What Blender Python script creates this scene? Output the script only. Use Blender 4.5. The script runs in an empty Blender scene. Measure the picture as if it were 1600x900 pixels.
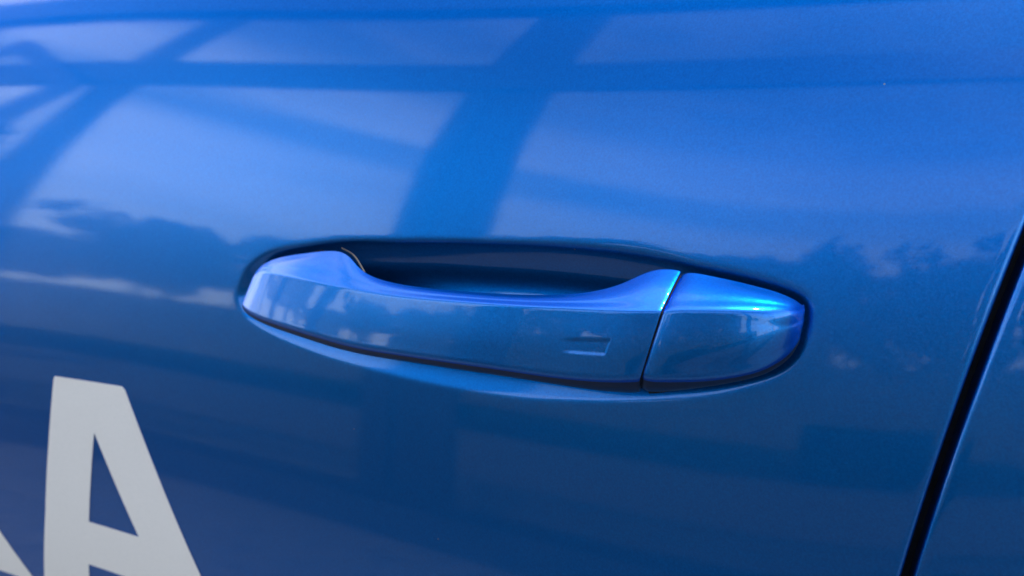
import bpy, bmesh, math, random
import numpy as np
from mathutils import Matrix, Vector

scene = bpy.context.scene
col = scene.collection

# ---------------------------------------------------------------- camera
def cam_axes(yaw, pitch, roll):
    cy, sy, cp, sp = math.cos(yaw), math.sin(yaw), math.cos(pitch), math.sin(pitch)
    f = Vector((sy*cp, cy*cp, sp)); r = Vector((cy, -sy, 0)); u = r.cross(f)
    cr, sr = math.cos(roll), math.sin(roll)
    return r*cr + u*sr, u*cr - r*sr, f
cam_data = bpy.data.cameras.new('camera')
cam = bpy.data.objects.new('camera', cam_data); col.objects.link(cam)
cam_loc = Vector([0.14434,-0.21848,1.04062])
r_, u_, f_ = cam_axes(math.radians(-30), math.radians(-18), math.radians(-8))
M = Matrix.Identity(4)
for k in range(3):
    M[k][0] = r_[k]; M[k][1] = u_[k]; M[k][2] = -f_[k]; M[k][3] = cam_loc[k]
cam.matrix_world = M
cam_data.sensor_width = 36.0
cam_data.lens = 36.0*1250/1600
cam_data.clip_start = 0.005
cam_data.clip_end = 400.0
cam_data.dof.use_dof = True
cam_data.dof.focus_distance = (Vector((0.03, -0.03, 0.955)) - cam_loc).dot(f_)
cam_data.dof.aperture_fstop = 28.125/2.1
scene.camera = cam

# ---------------------------------------------------------------- sky, sun, exposure
SUN_ELEV, SUN_AZ = math.radians(62), math.radians(24)     # sun stands behind the car
world = bpy.data.worlds.new('World'); scene.world = world; world.use_nodes = True
nt = world.node_tree; nt.nodes.clear()
def N(tree, kind, **kw):
    n = tree.nodes.new(kind)
    for k, v in kw.items():
        if k == 'inp':
            for kk, vv in v.items(): n.inputs[kk].default_value = vv
        else: setattr(n, k, v)
    return n
def ramp(tree, stops, interp='LINEAR'):
    n = tree.nodes.new('ShaderNodeValToRGB'); cr = n.color_ramp; cr.interpolation = interp
    while len(cr.elements) < len(stops): cr.elements.new(0.5)
    for e, (p, v) in zip(cr.elements, stops):
        e.position = p; e.color = (v, v, v, 1) if not isinstance(v, tuple) else v
    return n
L = nt.links.new
out = N(nt, 'ShaderNodeOutputWorld'); bg = N(nt, 'ShaderNodeBackground', inp={'Strength': 0.15})
sky = N(nt, 'ShaderNodeTexSky', sky_type='NISHITA', sun_disc=False, sun_elevation=SUN_ELEV, sun_rotation=SUN_AZ, air_density=1.5, dust_density=0.3, ozone_density=1.0)
tc = N(nt, 'ShaderNodeTexCoord'); sep = N(nt, 'ShaderNodeSeparateXYZ')
L(tc.outputs['Generated'], sep.inputs[0])
mp = N(nt, 'ShaderNodeMapping', inp={'Scale': (1.6, 1.6, 5.0)}); L(tc.outputs['Generated'], mp.inputs[0])
no = N(nt, 'ShaderNodeTexNoise', inp={'Scale': 2.2, 'Detail': 6.0, 'Roughness': 0.55}); L(mp.outputs[0], no.inputs['Vector'])
# layered cloud: thick near the horizon, thin gaps between layers, broken higher up
wob = N(nt, 'ShaderNodeMath', operation='MULTIPLY_ADD', inp={1: 0.05, 2: -0.025}); L(no.outputs[0], wob.inputs[0])
el = N(nt, 'ShaderNodeMath', operation='ADD'); L(sep.outputs[2], el.inputs[0]); L(wob.outputs[0], el.inputs[1])
lay = ramp(nt, [(0.0, 0.9), (0.40, 0.88), (0.43, 0.3), (0.465, 0.3), (0.487, 0.85), (0.54, 0.8), (0.58, 0.3), (0.64, 0.10), (0.80, 0.14), (0.9, 0.45), (1.0, 0.5)])
L(el.outputs[0], lay.inputs[0])
brk = ramp(nt, [(0.36, -0.0), (0.64, 1.0)]); L(no.outputs[0], brk.inputs[0])
mul = N(nt, 'ShaderNodeMath', operation='MULTIPLY_ADD', inp={1: 0.34}); L(brk.outputs[0], mul.inputs[0])
sub = N(nt, 'ShaderNodeMath', operation='SUBTRACT', inp={1: 0.17}); L(lay.outputs[0], sub.inputs[0]); L(sub.outputs[0], mul.inputs[2])
mul.use_clamp = True
# the cloud bank stands to the left of the car and thins out towards the right
bank = N(nt, 'ShaderNodeMapRange', interpolation_type='SMOOTHSTEP', inp={1: -0.85, 2: 0.0, 3: 1.0, 4: 0.42}); L(sep.outputs[0], bank.inputs[0])
cov = N(nt, 'ShaderNodeMath', operation='MULTIPLY'); L(mul.outputs[0], cov.inputs[0]); L(bank.outputs[0], cov.inputs[1])
mix = N(nt, 'ShaderNodeMix', data_type='RGBA'); L(cov.outputs[0], mix.inputs[0]); L(sky.outputs[0], mix.inputs[6])
mix.inputs[7].default_value = (10.2, 10.25, 10.3, 1)
L(mix.outputs[2], bg.inputs['Color']); L(bg.outputs[0], out.inputs['Surface'])

sd = bpy.data.lights.new('sun', 'SUN'); sd.energy = 2.0; sd.angle = math.radians(0.8); sd.color = (1.0, 0.95, 0.87)
sun = bpy.data.objects.new('sun', sd); col.objects.link(sun)
to_sun = Vector((math.sin(SUN_AZ)*math.cos(SUN_ELEV), math.cos(SUN_AZ)*math.cos(SUN_ELEV), math.sin(SUN_ELEV)))
sun.rotation_euler = to_sun.to_track_quat('Z', 'Y').to_euler()
sun.location = to_sun*6
scene.view_settings.view_transform = 'Standard'
scene.view_settings.look = 'None'
scene.view_settings.gamma = 1.0
scene.view_settings.exposure = 1.1
scene.cycles.max_bounces = 12
scene.cycles.glossy_bounces = 6
scene.cycles.transparent_max_bounces = 16
scene.cycles.caustics_reflective = True

# ---------------------------------------------------------------- materials
def new_mat(name):
    m = bpy.data.materials.new(name); m.use_nodes = True
    return m, m.node_tree, m.node_tree.nodes['Principled BSDF']
def plain(name, color, rough, metal=0.0, noise=0.0, scale=30.0, bump=0.0, spec=0.5):
    m, t, p = new_mat(name)
    p.inputs['Base Color'].default_value = (*color, 1); p.inputs['Roughness'].default_value = rough
    p.inputs['Metallic'].default_value = metal; p.inputs['Specular IOR Level'].default_value = spec
    if noise or bump:
        co = N(t, 'ShaderNodeTexCoord'); nz = N(t, 'ShaderNodeTexNoise', inp={'Scale': scale, 'Detail': 6.0, 'Roughness': 0.6})
        t.links.new(co.outputs['Object'], nz.inputs['Vector'])
        if noise:
            lo = tuple(c*(1-noise) for c in color); hi = tuple(min(1, c*(1+noise)) for c in color)
            rp = ramp(t, [(0.3, (*lo, 1)), (0.7, (*hi, 1))]); t.links.new(nz.outputs[0], rp.inputs[0])
            t.links.new(rp.outputs[0], p.inputs['Base Color'])
        if bump:
            bp = N(t, 'ShaderNodeBump', inp={'Strength': bump, 'Distance': 0.01}); t.links.new(nz.outputs[0], bp.inputs['Height'])
            t.links.new(bp.outputs[0], p.inputs['Normal'])
    return m

def car_paint():
    m, t, p = new_mat('blue_metallic_paint'); l = t.links.new
    co = N(t, 'ShaderNodeTexCoord')
    # metallic flakes: tiny cells, each with a tilt and a shade of its own
    vo = N(t, 'ShaderNodeTexVoronoi', inp={'Scale': 5200.0}); l(co.outputs['Object'], vo.inputs['Vector'])
    big = N(t, 'ShaderNodeTexNoise', inp={'Scale': 1500.0, 'Detail': 2.0}); l(co.outputs['Object'], big.inputs['Vector'])
    geo = N(t, 'ShaderNodeNewGeometry')
    vm = N(t, 'ShaderNodeVectorMath', operation='SUBTRACT'); l(vo.outputs['Color'], vm.inputs[0]); vm.inputs[1].default_value = (0.5, 0.5, 0.5)
    vs = N(t, 'ShaderNodeVectorMath', operation='SCALE', inp={'Scale': 0.085}); l(vm.outputs[0], vs.inputs[0])
    va = N(t, 'ShaderNodeVectorMath', operation='ADD'); l(vs.outputs[0], va.inputs[0]); l(geo.outputs['Normal'], va.inputs[1])
    vn = N(t, 'ShaderNodeVectorMath', operation='NORMALIZE'); l(va.outputs[0], vn.inputs[0])
    l(vn.outputs[0], p.inputs['Normal'])
    rp = ramp(t, [(0.3, (0.0, 0.135, 0.53, 1)), (0.7, (0.0, 0.175, 0.64, 1))]); l(big.outputs[0], rp.inputs[0])
    l(rp.outputs[0], p.inputs['Base Color'])
    p.inputs['Metallic'].default_value = 0.95
    p.inputs['Roughness'].default_value = 0.33
    p.inputs['Specular Tint'].default_value = (0.0, 0.52, 1.0, 1)     # edge colour stays blue
    p.inputs['Coat Weight'].default_value = 1.0
    p.inputs['Coat IOR'].default_value = 1.47
    # a few dust grains lying on the paint
    dv = N(t, 'ShaderNodeTexVoronoi', inp={'Scale': 75.0, 'Randomness': 1.0}); l(co.outputs['Object'], dv.inputs['Vector'])
    near = N(t, 'ShaderNodeMath', operation='LESS_THAN', inp={1: 0.020}); l(dv.outputs['Distance'], near.inputs[0])
    pick = N(t, 'ShaderNodeSeparateColor'); l(dv.outputs['Color'], pick.inputs[0])
    few = N(t, 'ShaderNodeMath', operation='GREATER_THAN', inp={1: 0.55}); l(pick.outputs[0], few.inputs[0])
    spot = N(t, 'ShaderNodeMath', operation='MULTIPLY'); l(near.outputs[0], spot.inputs[0]); l(few.outputs[0], spot.inputs[1])
    mxs = N(t, 'ShaderNodeMix', data_type='RGBA'); l(spot.outputs[0], mxs.inputs[0]); l(rp.outputs[0], mxs.inputs[6]); mxs.inputs[7].default_value = (0.30, 0.32, 0.36, 1)
    l(mxs.outputs[2], p.inputs['Base Color'])
    # clear coat: orange peel so faint it only softens reflections, and dust that dulls it in patches
    pe = N(t, 'ShaderNodeTexNoise', inp={'Scale': 260.0, 'Detail': 2.0}); l(co.outputs['Object'], pe.inputs['Vector'])
    cb = N(t, 'ShaderNodeBump', inp={'Strength': 0.008, 'Distance': 0.0004}); l(pe.outputs[0], cb.inputs['Height']); l(cb.outputs[0], p.inputs['Coat Normal'])
    du = N(t, 'ShaderNodeTexNoise', inp={'Scale': 14.0, 'Detail': 8.0, 'Roughness': 0.7}); l(co.outputs['Object'], du.inputs['Vector'])
    dr = ramp(t, [(0.35, 0.04), (0.75, 0.07)]); l(du.outputs[0], dr.inputs[0]); l(dr.outputs[0], p.inputs['Coat Roughness'])
    return m
PAINT = car_paint()
VINYL = plain('white_vinyl', (0.95, 0.86, 0.82), 0.42, noise=0.03, scale=900, bump=0.08, spec=0.3)
VINYL.node_tree.nodes['Principled BSDF'].inputs['Coat Weight'].default_value = 0.35
VINYL.node_tree.nodes['Principled BSDF'].inputs['Coat Roughness'].default_value = 0.12
RUBBER = plain('black_rubber', (0.006, 0.007, 0.01), 0.6, noise=0.3, scale=300, bump=0.1, spec=0.25)
TAN = plain('tan_seal_edge', (0.09, 0.075, 0.06), 0.6)
FRAME = plain('anthracite_frame', (0.018, 0.020, 0.024), 0.45, noise=0.2, scale=3)
PLINTH = plain('grey_plinth', (0.03, 0.032, 0.036), 0.6, noise=0.25, scale=6)
ASPHALT = plain('asphalt', (0.085, 0.083, 0.082), 0.9, noise=0.35, scale=9, bump=0.4)
HEDGE = plain('hedge_leaf', (0.026, 0.043, 0.016), 0.7, noise=0.5, scale=2)
LEAF = plain('tree_leaf', (0.025, 0.045, 0.014), 0.65, noise=0.5, scale=1.5)
SHELL = plain('dark_plastic', (0.014, 0.013, 0.014), 0.32, noise=0.2, scale=200)
BARK = plain('bark', (0.09, 0.065, 0.045), 0.9, noise=0.4, scale=12, bump=0.5)
SIGNBLUE = plain('sign_blue', (0.005, 0.03, 0.14), 0.4)
SIGNWHITE = plain('sign_white', (0.8, 0.8, 0.8), 0.5)
def glass_mat():
    m, t, p = new_mat('clear_pane'); t.nodes.remove(p); l = t.links.new
    o = t.nodes['Material Output']
    tr = N(t, 'ShaderNodeBsdfTransparent', inp={'Color': (0.86, 0.9, 0.9, 1)}); gl = N(t, 'ShaderNodeBsdfGlossy', inp={'Roughness': 0.01})
    fr = N(t, 'ShaderNodeFresnel', inp={'IOR': 1.5}); mx = N(t, 'ShaderNodeMixShader')
    ge = N(t, 'ShaderNodeNewGeometry'); io = N(t, 'ShaderNodeMapRange', inp={3: 1.5, 4: 1/1.5}); l(ge.outputs['Backfacing'], io.inputs[0]); l(io.outputs[0], fr.inputs['IOR'])   # both faces of the pane reflect alike
    l(fr.outputs[0], mx.inputs[0]); l(tr.outputs[0], mx.inputs[1]); l(gl.outputs[0], mx.inputs[2]); l(mx.outputs[0], o.inputs['Surface'])
    return m
PANE = glass_mat()

# ---------------------------------------------------------------- helpers
def link(name, me, mat, parent=None):
    if mat: me.materials.append(mat)
    o = bpy.data.objects.new(name, me); col.objects.link(o)
    if parent: o.parent = parent
    return o
def mesh_from(name, V, Fc, smooth=True):
    me = bpy.data.meshes.new(name); me.from_pydata([tuple(map(float, v)) for v in V], [], Fc)
    if smooth: me.polygons.foreach_set('use_smooth', [True]*len(me.polygons))
    me.update(); return me
def thing(name, label, cat, loc=(0, 0, 0), group=None):
    o = bpy.data.objects.new(name, None); col.objects.link(o); o.location = loc
    o['label'] = label; o['category'] = cat
    if group: o['group'] = group
    return o
def box(name, x0, x1, y0, y1, z0, z1, mat, parent=None, bev=0.004):
    bm = bmesh.new(); bmesh.ops.create_cube(bm, size=1.0)
    for v in bm.verts: v.co = Vector(((x0+x1)/2+v.co.x*(x1-x0), (y0+y1)/2+v.co.y*(y1-y0), (z0+z1)/2+v.co.z*(z1-z0)))
    if bev: bmesh.ops.bevel(bm, geom=list(bm.edges), offset=bev, segments=1, affect='EDGES')
    me = bpy.data.meshes.new(name); bm.to_mesh(me); bm.free()
    return link(name, me, mat, parent)

# ---------------------------------------------------------------- door skin surface (mm, centred on the handle)
COEF = [[0,1,63.3625],[1,0,-8.7909],[0,2,29.6384],[1,1,6.5745],[2,0,-0.2479],[0,3,16.9617],[1,2,12.1101],[2,1,-4.1211],[3,0,5.0415],[0,4,18.053],[1,3,8.1277],[2,2,4.9935],[3,1,-2.7948],[4,0,3.1595],[0,5,-3.2452],[1,4,5.3462],[2,3,3.5507],[3,2,0.1187],[4,1,-0.5181],[5,0,0.7766]]
X0, X1, Z0, Z1 = -360.0, 215.0, -190.0, 145.0
HZ = 0.95           # handle height above the ground
def _poly(x, z):
    u, w = x/200.0, z/200.0
    y = sum(c*u**i*w**j for i, j, c in COEF)
    gx = sum(c*i*u**max(i-1, 0)*w**j for i, j, c in COEF if i)/200.0
    gz = sum(c*j*u**i*w**max(j-1, 0) for i, j, c in COEF if j)/200.0
    return y, gx, gz
def skin(x, z):
    """depth y in mm of the undented skin; runs on straight beyond the part that shows"""
    x = np.asarray(x, float); z = np.asarray(z, float)
    xc = np.clip(x, X0, X1); zc = np.clip(z, Z0, Z1)
    y, gx, gz = _poly(xc, zc)
    return y + gx*(x-xc) + gz*(z-zc), gx, gz
def W(P):           # mm -> scene metres
    P = np.asarray(P, float)*0.001
    P[..., 2] += HZ
    return P

RIM = np.array([[-116.42,-2.42],[-116.31,0.94],[-113.1,6.97],[-107.35,12.46],[-98.83,16.4],[-88.77,18.55],[-72.55,20.48],[-56.78,21.87],[-41.14,22.08],[-26.26,22.28],[-9.36,22.53],[8.39,22.38],[24.07,22.22],[40.45,21.62],[54.14,20.64],[67.11,19.06],[75.73,17.28],[82.14,16.03],[94.61,13.95],[104.04,11.53],[109.56,9.55],[111.84,6.47],[112.14,2.3],[110.97,-3.15],[108.08,-8.81],[102.49,-12.91],[92.92,-16.63],[83.08,-19.43],[67.31,-22.44],[50.36,-24.74],[32.1,-26.45],[12.38,-27.27],[-14.53,-26.34],[-38.07,-24.67],[-63.57,-21.86],[-84.05,-18.17],[-98.38,-14.7],[-109.44,-10.56],[-114.26,-6.71]], float)
def closed_spline(P, n):
    """closed cubic B-spline that passes through P"""
    m = len(P); A = np.zeros((m, m))
    for i in range(m): A[i, i] = 4/6; A[i, (i-1) % m] = 1/6; A[i, (i+1) % m] = 1/6
    Q = np.linalg.solve(A, P)*0.75 + P*0.25
    o = []
    for i in range(m):
        a, b, c, d = Q[(i-1) % m], Q[i], Q[(i+1) % m], Q[(i+2) % m]
        for k in range(n):
            t = k/n
            o.append(((1-t)**3*a + (3*t**3-6*t*t+4)*b + (-3*t**3+3*t*t+3*t+1)*c + t**3*d)/6)
    return np.array(o)
RIMC = closed_spline(RIM, 8)
def rim_distance(x, z):
    """signed distance to the rim of the finger recess, + inside"""
    p = np.stack([x.ravel(), z.ravel()], 1); res = np.full(len(p), 1e9); ins = np.zeros(len(p), bool)
    A = RIMC; B = np.roll(RIMC, -1, 0)
    for a, b in zip(A, B):
        ab = b-a; t = np.clip(((p-a)@ab)/(ab@ab), 0, 1)
        q = a + t[:, None]*ab
        res = np.minimum(res, ((p-q)**2).sum(1))
        cr = (a[1] > p[:, 1]) != (b[1] > p[:, 1])
        with np.errstate(divide='ignore', invalid='ignore'):
            xx = a[0] + (p[:, 1]-a[1])*(b[0]-a[0])/(b[1]-a[1])
        ins ^= cr & (p[:, 0] < xx)
    d = np.sqrt(res); return np.where(ins, d, -d).reshape(x.shape)
def recess(x, z):
    out = np.zeros_like(x)
    near = (x > -128) & (x < 122) & (z > -38) & (z < 34)
    d = rim_distance(x[near], z[near])
    up = 0.5+0.5*np.tanh(z[near]/9.0)
    k = 0.42 + up*(0.1 + 0.5*np.clip((x[near]-20)/40, 0, 1))
    d = k*np.logaddexp(0, d/k)                       # rolled edge
    d1, d2, sl = 9.0, 25.0, 0.66                     # straight wall, then a rounded floor
    q = np.clip((d-d1)/(d2-d1), 0, 1)
    out[near] = (0.45+0.55*up)*sl*(np.minimum(d, d1) + (d2-d1)*(q-q*q/2))
    return out

def edge_x(z, off=0.0):
    z = np.asarray(z, float)
    return 152.74 + 0.2977*z + 0.000624*np.clip(z, -110, 110)**2 + off
def grid_mesh(xs, zs, cols):
    """cols(x, z) -> x, y, z in mm"""
    X, Zg = np.meshgrid(xs, zs); P = cols(X, Zg)
    nz, nx = X.shape; V = W(np.stack(P, -1)).reshape(-1, 3)
    Fc = [(j*nx+i, j*nx+i+1, (j+1)*nx+i+1, (j+1)*nx+i) for j in range(nz-1) for i in range(nx-1)]
    return V, Fc

# ---------------------------------------------------------------- the car
car = thing('car', 'metallic blue car seen at its door, with painted pull handle and white lettering', 'car', (0, 0, 0))

DENS = np.concatenate([np.arange(-620, -130, 7.0), np.arange(-130, -124, 2.0), np.arange(-124, 118, 0.45), np.arange(118, 150, 2.0)])
ROWS = np.concatenate([np.arange(-420, -48, 7.0), np.arange(-48, -31, 2.0), np.arange(-31, 27, 0.45), np.arange(27, 36, 2.0), np.arange(36, 215, 6.0)])
ROLL = [(0.0, 0.0), (0.45, 0.06), (0.85, 0.22), (1.2, 0.5), (1.5, 0.9), (1.66, 1.4), (1.72, 2.2), (1.72, 16.0)]
def front_cols(X, Zg):
    base = DENS; n = len(base)
    k = np.clip((X-118)/(150-118), 0, 1)
    roll = np.zeros_like(X); into = np.zeros_like(X)
    for q, (a, b) in enumerate(ROLL):
        roll[:, n+q] = a; into[:, n+q] = b
        k[:, n+q] = 1.0
        X[:, n+q] = 150.0
    x = X + k*(edge_x(Zg, -1.72)-150.0) + roll
    y, gx, gz = skin(x, Zg)
    return x, y + recess(x, Zg) + into, Zg
V, Fc = grid_mesh(np.concatenate([DENS, [150]*len(ROLL)]), ROWS, front_cols)
front = link('front_door', mesh_from('front_door', V, Fc), PAINT, car)
front['label'] = 'blue front door skin with oval finger recess'

RX = np.concatenate([[0.0]*len(ROLL), np.arange(2, 40, 3.0), np.arange(40, 420, 8.0)])
def rear_cols(X, Zg):
    roll = np.zeros_like(X); into = np.zeros_like(X); n = len(ROLL)
    for q, (a, b) in enumerate(ROLL[::-1]): roll[:, q] = -a; into[:, q] = b
    x = edge_x(Zg, 2.7 + 1.72) + X + roll
    y, gx, gz = skin(x, Zg)
    return x, y + into + 0.25, Zg
RR = np.concatenate([np.arange(-420, -80, 10.0), np.arange(-80, 215, 4.0)])
V, Fc = grid_mesh(RX, RR, rear_cols)
rear = link('rear_door', mesh_from('rear_door', V, Fc), PAINT, car)
rear['label'] = 'blue rear door beyond the dark gap'
def seal_cols(X, Zg):
    x = edge_x(Zg, 2.3) + X; y, _, _ = skin(x, Zg)
    return x, y + 13.0 - 2.0*np.cos(np.clip(X/7.0, -1, 1)*1.5), Zg
V, Fc = grid_mesh(np.linspace(-12, 12, 13), RR, seal_cols)
link('door_seal', mesh_from('door_seal', V, Fc), RUBBER, car)

# ---- handle: bicubic B-spline lofts. Each station: rear top edge, crest, lower front edge, underside edge (mm)
GRIP = [
[[-103.42,3.63,9.26],[-104.77,2.5,7.12],[-110.24,-0.03,-1.93],[-112.72,1.04,-3.85]],
[[-100.07,4.49,12.33],[-98.79,1.73,11.1],[-106.68,-2.7,-3.84],[-108.32,-0.99,-6.83]],
[[-94.62,5.16,14.93],[-92.2,-0.83,11.85],[-98.01,-6.29,-4.79],[-100.6,-2.9,-9.04]],
[[-85.75,5.58,17.07],[-80.56,-3.73,12.07],[-85.1,-9.81,-5.41],[-89.92,-5.0,-10.62]],
[[-69.9,5.18,18.96],[-63.84,-7.64,11.81],[-68.28,-14.01,-6.14],[-74.16,-7.89,-11.94]],
[[-56.42,4.64,20.28],[-49.18,-10.69,11.1],[-50.75,-17.41,-7.16],[-56.6,-11.01,-13.61]],
[[-48.24,1.14,18.47],[-40.51,-12.36,11.01],[-41.21,-19.15,-7.74],[-47.22,-12.22,-14.19]],
[[-39.82,-4.6,13.9],[-30.93,-13.89,10.48],[-30.98,-20.66,-8.04],[-37.23,-13.43,-14.64]],
[[-22.11,-8.63,11.73],[-13.0,-16.39,10.12],[-15.07,-22.68,-7.85],[-20.8,-15.4,-14.41]],
[[5.64,-11.54,11.43],[9.9,-18.88,10.56],[5.36,-24.82,-7.76],[0.17,-17.67,-14.43]],
[[25.23,-12.68,11.48],[29.43,-20.91,10.91],[25.18,-26.66,-7.65],[20.09,-19.23,-14.42]],
[[41.01,-13.11,12.14],[44.82,-21.73,11.33],[40.93,-27.79,-8.04],[36.38,-20.09,-14.89]],
[[53.38,-11.89,13.28],[56.1,-22.1,11.51],[51.44,-28.17,-7.91],[47.09,-20.09,-15.55]],
[[61.08,-8.32,14.89],[63.83,-22.03,11.56],[58.38,-28.08,-7.79],[53.73,-18.72,-16.6]],
[[66.44,-3.79,17.09],[69.43,-21.88,11.59],[64.14,-27.86,-7.44],[59.23,-17.17,-17.22]],
[[70.93,-1.74,17.7],[72.53,-21.22,11.49],[66.91,-27.56,-7.22],[61.84,-16.1,-17.68]],
[[76.2,-1.44,17.12],[75.53,-20.85,11.49],[69.66,-26.81,-7.21],[65.09,-16.12,-17.33]]]
CAP = [
[[76.97,-1.49,17.06],[76.39,-20.63,11.83],[70.19,-26.7,-7.22],[65.25,-14.99,-17.86]],
[[83.5,-1.52,15.95],[85.13,-20.02,12.02],[79.29,-25.8,-6.96],[75.13,-14.33,-16.73]],
[[91.32,-1.7,14.48],[94.24,-18.65,12.03],[88.55,-24.01,-6.92],[85.36,-13.37,-14.7]],
[[98.49,-2.35,13.01],[100.49,-16.83,11.36],[96.59,-21.5,-6.01],[94.8,-12.27,-12.48]],
[[103.73,-2.84,11.86],[104.85,-14.89,10.47],[101.95,-18.83,-5.06],[102.04,-11.34,-10.06]],
[[107.68,-3.42,10.34],[107.96,-12.32,9.45],[105.88,-15.56,-3.38],[106.68,-10.06,-6.74]],
[[109.38,-3.75,9.41],[109.91,-9.41,8.43],[108.46,-12.01,-1.93],[108.55,-8.89,-4.62]],
[[110.41,-4.09,8.47],[111.16,-5.98,6.8],[110.2,-8.12,0.3],[109.58,-7.61,-2.23]]]
CUT = [(1.6, 1.6), (4.2, 0.7), (2.2, 2.0), (2.0, 2.0)]; BULGE = [0.03, 0.015, 0.05, 0.0]; SUBS = 7
def section(st, cut=CUT, bulge=BULGE):
    c = np.array(st, float); cen = c.mean(0); o = []
    for i in range(4):
        p, q, r = c[i-1], c[i], c[(i+1) % 4]
        lp, lr = np.linalg.norm(p-q), np.linalg.norm(r-q)
        o += [q+(p-q)*min(cut[i][0]/lp, .34), q, q+(r-q)*min(cut[i][1]/lr, .34)]
        mid = (q+r)/2; nrm = mid-cen; nrm /= np.linalg.norm(nrm)+1e-9
        for t in (0.36, 0.64): o.append(q+(r-q)*t + nrm*bulge[i]*lr)
    return np.array(o)
def bs(t): return np.array([(1-t)**3, 3*t**3-6*t*t+4, -3*t**3+3*t*t+3*t+1, t**3])/6
def loft(stations, along, ends, style=lambda i: (CUT, BULGE)):
    S = [section(s, *style(i)) for i, s in enumerate(stations)]
    def shrink(s, f, d): c = s.mean(0); return c + (s-c)*f + np.array(d)
    a, b = ends
    S = [shrink(S[0], .0, a), shrink(S[0], .0, a), shrink(S[0], .0, a), shrink(S[0], .75, a)] + S if a is not None else S
    S = S + [shrink(S[-1], .97, b), shrink(S[-1], .97, b), shrink(S[-1], .0, b), shrink(S[-1], .0, b), shrink(S[-1], .0, b)] if b is not None else S
    S = np.array(S); K = len(S); m = S.shape[1]
    rowsU = []
    for i in range(K-3):
        nn = along(i)
        for k in range(nn): rowsU.append((i, k/nn))
    rowsU.append((K-4, 1.0))
    ring = []
    for i, t in rowsU: ring.append(np.tensordot(bs(t), S[i:i+4], 1))
    ring = np.array(ring)
    R2 = []; own = []
    for j in range(m):
        n = 14 if 5 <= j <= 10 else SUBS
        for k in range(n):
            own.append(j); w = bs(k/n); R2.append(sum(w[q]*ring[:, (j-1+q) % m] for q in range(4)))
    R2 = np.array(R2).transpose(1, 0, 2)
    return R2, np.array(own)
def loft_mesh(name, R2, keep):
    nu, nv, _ = R2.shape; V = W(R2).reshape(-1, 3)
    Fc = [(i*nv+j, (i+1)*nv+j, (i+1)*nv+(j+1) % nv, i*nv+(j+1) % nv) for i in range(nu-1) for j in range(nv)]
    me = mesh_from(name, V, Fc)
    bm = bmesh.new(); bm.from_mesh(me); bm.faces.ensure_lookup_table()
    lay = bm.faces.layers.int.new('keep')
    for q, f in enumerate(bm.faces): f[lay] = int(keep[q % nv])
    bmesh.ops.remove_doubles(bm, verts=bm.verts, dist=1e-6)
    bmesh.ops.recalc_face_normals(bm, faces=bm.faces)
    bmesh.ops.delete(bm, geom=[f for f in bm.faces if not f[lay]], context='FACES')
    bm.to_mesh(me); bm.free()
    return me
handle = bpy.data.objects.new('door_handle', None); col.objects.link(handle); handle.parent = car
handle['label'] = 'blue pull handle bridging the oval recess'
G, own = loft(GRIP, lambda i: 30, ((0, 2.5, 0), (0.6, 0, 0)))
# touch mark pressed into the front face near the cap
def smooth(e0, e1, x): t = np.clip((x-e0)/(e1-e0), 0, 1); return t*t*(3-2*t)
gx_, gz_ = G[..., 0], G[..., 2]
zl = -0.88 + 0.012*(gx_-54); zu = 3.3 + 0.05*(gx_-54); xr = 60.4 + 0.38*(gz_+0.8)
press = smooth(zl-0.25, zl+0.55, gz_)*smooth(zu+0.25, zu-0.9, gz_)*smooth(xr+0.3, xr-0.55, gx_)*smooth(45.5, 51.0, gx_)
front_side = G[..., 1] < (skin(gx_, gz_)[0] - 15)
G[..., 1] += 0.18*press*front_side
inner = (own >= 12)
grip = link('grip', loft_mesh('grip', G, ~inner), PAINT, handle)
link('inner_shell', loft_mesh('inner_shell', G, inner), SHELL, handle)
CP, own = loft(CAP, lambda i: 24, ((-0.4, 0, 0), (0, 2.0, 0)),
              lambda i: ([CUT[0], (4.2, 1.0 + 0.8*max(0, i-1)), CUT[2], CUT[3]], [0.03, 0.015 + 0.006*min(i, 4), 0.05, 0.0]))
inner = (own >= 12)
cap = link('end_cap', loft_mesh('end_cap', CP, ~inner), PAINT, handle)
link('cap_base', loft_mesh('cap_base', CP, inner), SHELL, handle)

def tube(name, pts, rad, mat, parent, flat=1.0, seg=10):
    pts = np.array(pts, float); n = len(pts); V = []; Fc = []
    for i in range(n):
        t = pts[min(i+1, n-1)]-pts[max(i-1, 0)]; t /= np.linalg.norm(t)
        nn = np.array([-0.06, -0.957, 0.283]); b = np.cross(t, nn); b /= np.linalg.norm(b); nn = np.cross(b, t)
        for k in range(seg):
            a = 2*math.pi*k/seg; V.append(pts[i] + b*rad*math.cos(a) + nn*rad*flat*math.sin(a))
    for i in range(n-1):
        for k in range(seg): Fc.append((i*seg+k, i*seg+(k+1) % seg, (i+1)*seg+(k+1) % seg, (i+1)*seg+k))
    Fc += [tuple(range(seg))[::-1], tuple((n-1)*seg+k for k in range(seg))]
    return link(name, mesh_from(name, W(np.array(V)), Fc), mat, parent)
def smooth_line(P, n=8):
    P = np.array(P, float); Q = np.vstack([2*P[0]-P[1], P, 2*P[-1]-P[-2]]); o = []
    for i in range(len(P)-1):
        a, b, c, d = Q[i:i+4]
        for k in range(n):
            t = k/n; o.append(.5*(2*b+(c-a)*t+(2*a-5*b+4*c-d)*t*t+(3*b-a-3*c+d)*t**3))
    o.append(P[-1]); return np.array(o)
def sunk(p, d): p = np.array(p, float); return p + np.array([0.06, .957, -.283])*d
gl = [GRIP[i][0] for i in (4, 3, 2, 1, 0)] + [GRIP[i][3] for i in (0, 1, 2, 3)]
tube('gasket', smooth_line([sunk(p, 6.5) for p in gl]), 1.6, RUBBER, handle, 0.8)
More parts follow.
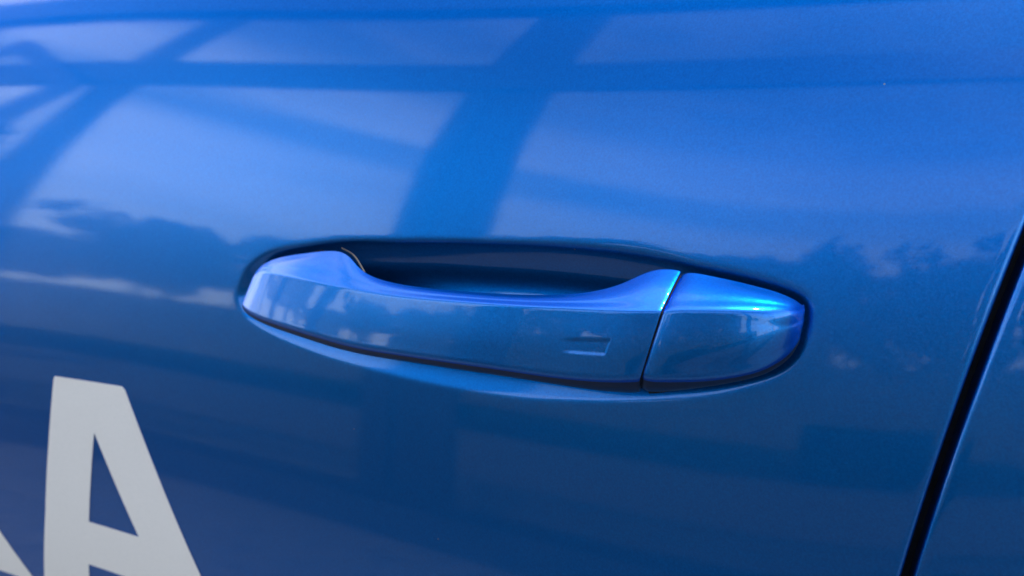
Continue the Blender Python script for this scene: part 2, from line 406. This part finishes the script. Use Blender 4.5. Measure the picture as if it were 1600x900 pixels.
gr = [CAP[i][0] for i in range(8)] + [CAP[i][3] for i in (7, 6, 5, 4, 3, 2, 1, 0)]
tube('gasket', smooth_line([sunk(p, 7.5) for p in gr]), 1.4, RUBBER, handle, 0.8)
tube('seal_lip', smooth_line([sunk(GRIP[i][0], 0.9) + np.array([0.5, 0, 0.1]) for i in (5, 6, 7)]), 0.30, TAN, handle)
# dark core seen in the joint between grip and cap
core = section((np.array(GRIP[-1])+np.array(CAP[0]))/2)
cc = core.mean(0); core = cc + (core-cc)*0.90
Vc = np.vstack([core+np.array([-0.8, 0, 0]), core+np.array([0.8, 0, 0])]); mcore = len(core)
link('joint', mesh_from('joint', W(Vc), [(i, (i+1) % mcore, mcore+(i+1) % mcore, mcore+i) for i in range(mcore)]), RUBBER, handle)

# ---- white vinyl lettering, a thin film on the skin
def letter(outline, holes, label):
    bm = bmesh.new(); es = []
    for loop in [outline] + holes:
        vs = []
        n = len(loop)
        for i in range(n):
            a, b = Vector(loop[i]), Vector(loop[(i+1) % n]); k = max(1, int((b-a).length/6))
            for q in range(k): p = a.lerp(b, q/k); vs.append(bm.verts.new((p.x, 0, p.y)))
        es += [bm.edges.new((vs[i], vs[(i+1) % len(vs)])) for i in range(len(vs))]
    bmesh.ops.triangle_fill(bm, edges=es, use_beauty=True)
    for _ in range(3):
        long = [e for e in bm.edges if e.calc_length() > 6.0]
        if not long: break
        bmesh.ops.subdivide_edges(bm, edges=long, cuts=1)
        bmesh.ops.triangulate(bm, faces=bm.faces)
        bmesh.ops.beautify_fill(bm, faces=bm.faces, edges=[e for e in bm.edges if not e.is_boundary])
    for v in bm.verts:
        y, gx, gz = skin(v.co.x, v.co.z); v.co.y = float(y) - 0.32
    bmesh.ops.recalc_face_normals(bm, faces=bm.faces)
    if sum(f.normal.y*f.calc_area() for f in bm.faces) > 0: bmesh.ops.reverse_faces(bm, faces=bm.faces)
    ext = bmesh.ops.extrude_face_region(bm, geom=list(bm.faces))
    for g in ext['geom']:
        if isinstance(g, bmesh.types.BMVert): g.co.y -= 0.10
    for v in bm.verts: v.co = Vector((v.co.x*0.001, v.co.y*0.001, v.co.z*0.001+HZ))
    me = bpy.data.meshes.new('letter'); bm.to_mesh(me); bm.free()
    o = link('letter', me, VINYL, front); return o
A_OUT = [(-252.2, -47.4), (-250.9, -46.1), (-197.4, -46.2), (-195.3, -47.8), (-136.4, -171.5), (-173.1, -171.5), (-185.4, -147), (-247.2, -147), (-255, -171.5), (-297, -171.5), (-277.6, -123.1), (-263.5, -81.8)]
A_HOLE = [(-223.2, -71.5), (-198.5, -121), (-238.9, -121)]
letter(A_OUT, [A_HOLE], 'white letter A')
K_OUT = [(-470, -169), (-470, -46), (-432, -46), (-432, -94), (-392, -46), (-345, -46), (-385, -92), (-372.5, -92.5), (-304.5, -172.5), (-345, -172.5), (-408, -116), (-432, -140), (-432, -169)]
letter(K_OUT, [], 'white letter K')

# ---------------------------------------------------------------- what the paint mirrors: yard, glazed shelter, hedge, trees
bm = bmesh.new(); bmesh.ops.create_grid(bm, x_segments=2, y_segments=2, size=150)
me = bpy.data.meshes.new('ground'); bm.to_mesh(me); bm.free()
ground = link('ground', me, ASPHALT); ground['kind'] = 'structure'

YF = -2.266
sh = thing('glass_wall', 'tall dark framed glass wall mirrored in the blue door paint', 'glass wall', (0, YF, 0))
def sbox(name, x0, x1, d0, d1, z0, z1, mat, bev=0.004): return box(name, x0, x1, -d1, -d0, z0, z1, mat, sh, bev)
XL, XR = -21.6, 4.4
sbox('plinth', XL, XR, -0.02, 0.16, 0.0, 0.22, PLINTH)
sbox('bottom_rail', XL, XR, 0.02, 0.07, 0.222, 0.312, FRAME)
sbox('transom', XL, XR, 0.022, 0.068, 3.45, 3.85, FRAME)
sbox('fascia', XL-0.1, XR+0.1, -0.06, 0.12, 4.96, 5.6, FRAME)
posts = [(-21.6, -21.27)] + [(-4.66-2.4*k, -4.345-2.4*k) for k in range(6, -1, -1)] + [(-2.20, -2.04), (-1.875, -1.716), (1.25, 1.45), (4.2, 4.4)]
for a, b in posts: sbox('post', a, b, 0.030, 0.060, 0.313, 4.959, FRAME)
sbox('post_panel', -2.039, -1.876, 0.04, 0.056, 0.313, 4.959, FRAME)
for (_, a), (b, _) in zip(posts[:-1], posts[1:]):
    if b-a < 0.5: continue
    sbox('pane', a+.002, b-.002, 0.045, 0.053, 0.314, 3.448, PANE, 0)
    sbox('pane', a+.002, b-.002, 0.045, 0.053, 3.852, 4.958, PANE, 0)
# diamond sign fixed to the glass wall
sg = thing('diamond_sign', 'open blue diamond shaped sign frame fixed to the glass wall', 'sign', (-5.50, YF+0.02, 3.38))
cor = [Vector((0.86, 0, 0.02)), Vector((-0.44, 0, 1.02)), Vector((-0.86, 0, -0.02)), Vector((0.5, 0, -1.02))]
loop = []
for k in range(4):
    p, q, r = cor[k-1], cor[k], cor[(k+1) % 4]; a = q.lerp(p, .12); b = q.lerp(r, .12)
    for t in (0, .25, .5, .75, 1): loop.append((a.lerp(q, t)).lerp(q.lerp(b, t), t))
n = len(loop); V = [(p.x*f, y, p.z*f) for f, y in ((1, -.02), (1, .012), (.70, .012), (.70, -.02)) for p in loop]
Fc = [(m*n+k, m*n+(k+1) % n, ((m+1) % 4)*n+(k+1) % n, ((m+1) % 4)*n+k) for m in range(4) for k in range(n)]
me = mesh_from('frame', V, Fc, False); bm = bmesh.new(); bm.from_mesh(me); bmesh.ops.recalc_face_normals(bm, faces=bm.faces); bm.to_mesh(me); bm.free()
link('frame', me, SIGNBLUE, sg)

def leaves(centres, size, rng):
    V, Fc = [], []
    for c in centres:
        a = Vector((rng.gauss(0, 1), rng.gauss(0, 1), rng.gauss(0, 1))).normalized(); b = a.orthogonal().normalized(); d = a.cross(b)
        s = size*rng.uniform(.6, 1.3); k = len(V)
        for q, w in ((-1, 0), (0, -.5), (1, 0), (0, .5)): V.append(Vector(c)+b*q*s+d*w*s)
        Fc.append((k, k+1, k+2, k+3))
    return V, Fc
def tree(x, y, h, base, rad, seed, label):
    rng = random.Random(seed); t = thing('tree', label, 'tree', (x, y, 0), 'trees beyond the hedge')
    pts = []
    clumps = [(rng.gauss(0, rad*.45), rng.gauss(0, rad*.45), rng.uniform(base+.5, h-.5), rng.uniform(.5, .95)) for _ in range(34)]
    for (cx, cy, cz, cr) in clumps:
        for _ in range(110):
            v = Vector((rng.gauss(0, 1), rng.gauss(0, 1), rng.gauss(0, 1))).normalized()*cr*rng.uniform(.5, 1)
            pts.append((cx+v.x, cy+v.y, min(h, cz+v.z*.8)))
    V, Fc = leaves(pts, .20, rng); link('crown', mesh_from('crown', V, Fc, False), LEAF, t)
    V, Fc = [], []
    def limb(p0, p1, r0, r1):
        k = len(V); ax = (p1-p0).normalized(); b = ax.orthogonal().normalized(); d = ax.cross(b)
        for p, r in ((p0, r0), (p1, r1)):
            for q in range(8): a = q*math.pi/4; V.append(p+b*r*math.cos(a)+d*r*math.sin(a))
        for q in range(8): Fc.append((k+q, k+(q+1) % 8, k+8+(q+1) % 8, k+8+q))
    top = Vector((0, 0, base+.8)); limb(Vector((0, 0, 0)), top, .17, .10)
    for (cx, cy, cz, cr) in clumps[:6]: limb(top, Vector((cx, cy, cz)), .07, .02)
    link('trunk', mesh_from('trunk', V, Fc), BARK, t)
place = ['far left end of the row', 'second from the left end', 'third from the left end', 'fourth from the left end', 'fifth from the left end', 'sixth from the left end',
         'sixth from the right end', 'fifth from the right end', 'fourth from the right end', 'third from the right end', 'second from the right end', 'far right end of the row']
for i in range(12):
    x = -33 + i*3.4; rg = random.Random(50+i)
    tree(x+rg.uniform(-.5, .5), -17+rg.uniform(-.8, .8), (6.3 + 0.2*i + rg.uniform(-.3, .4)), 3.6 if i < 5 else 1.8, rg.uniform(1.7, 2.2), 100+i,
         'leafy green tree beyond the hedge, ' + place[i])
tree(-16.0, -6.2, 7.6, 2.6, 2.0, 777, 'tall tree standing alone between hedge and glass wall')
for k, (x, y, h, w) in enumerate([(-7.5, -18.6, 8.3, 'leftmost'), (-4.0, -18.8, 8.8, 'second from the left'), (-0.5, -18.7, 8.6, 'middle one'), (2.4, -18.5, 8.7, 'second from the right'), (5.6, -18.6, 8.4, 'rightmost')]):
    tree(x, y, h, 1.2, 2.1, 300+k, 'taller tree standing behind the tree row, %s of five' % w)
rng = random.Random(9); hd = thing('hedge', 'long clipped dark green hedge beyond the glass wall', 'hedge', (-14, -14, 0))
hc = [(rng.uniform(-24, 24), rng.choice((-.5, .5))*rng.uniform(.85, 1.05), rng.uniform(0.05, 2.7)) for _ in range(9000)]
hc += [(rng.uniform(-24, 24), rng.uniform(-.5, .5), rng.uniform(2.55, 2.8)) for _ in range(4000)]
V, Fc = leaves(hc, .14, rng); link('foliage', mesh_from('foliage', V, Fc, False), HEDGE, hd)
box('stems', -24, 24, -.4, .4, 0, 2.6, HEDGE, hd, 0.05)
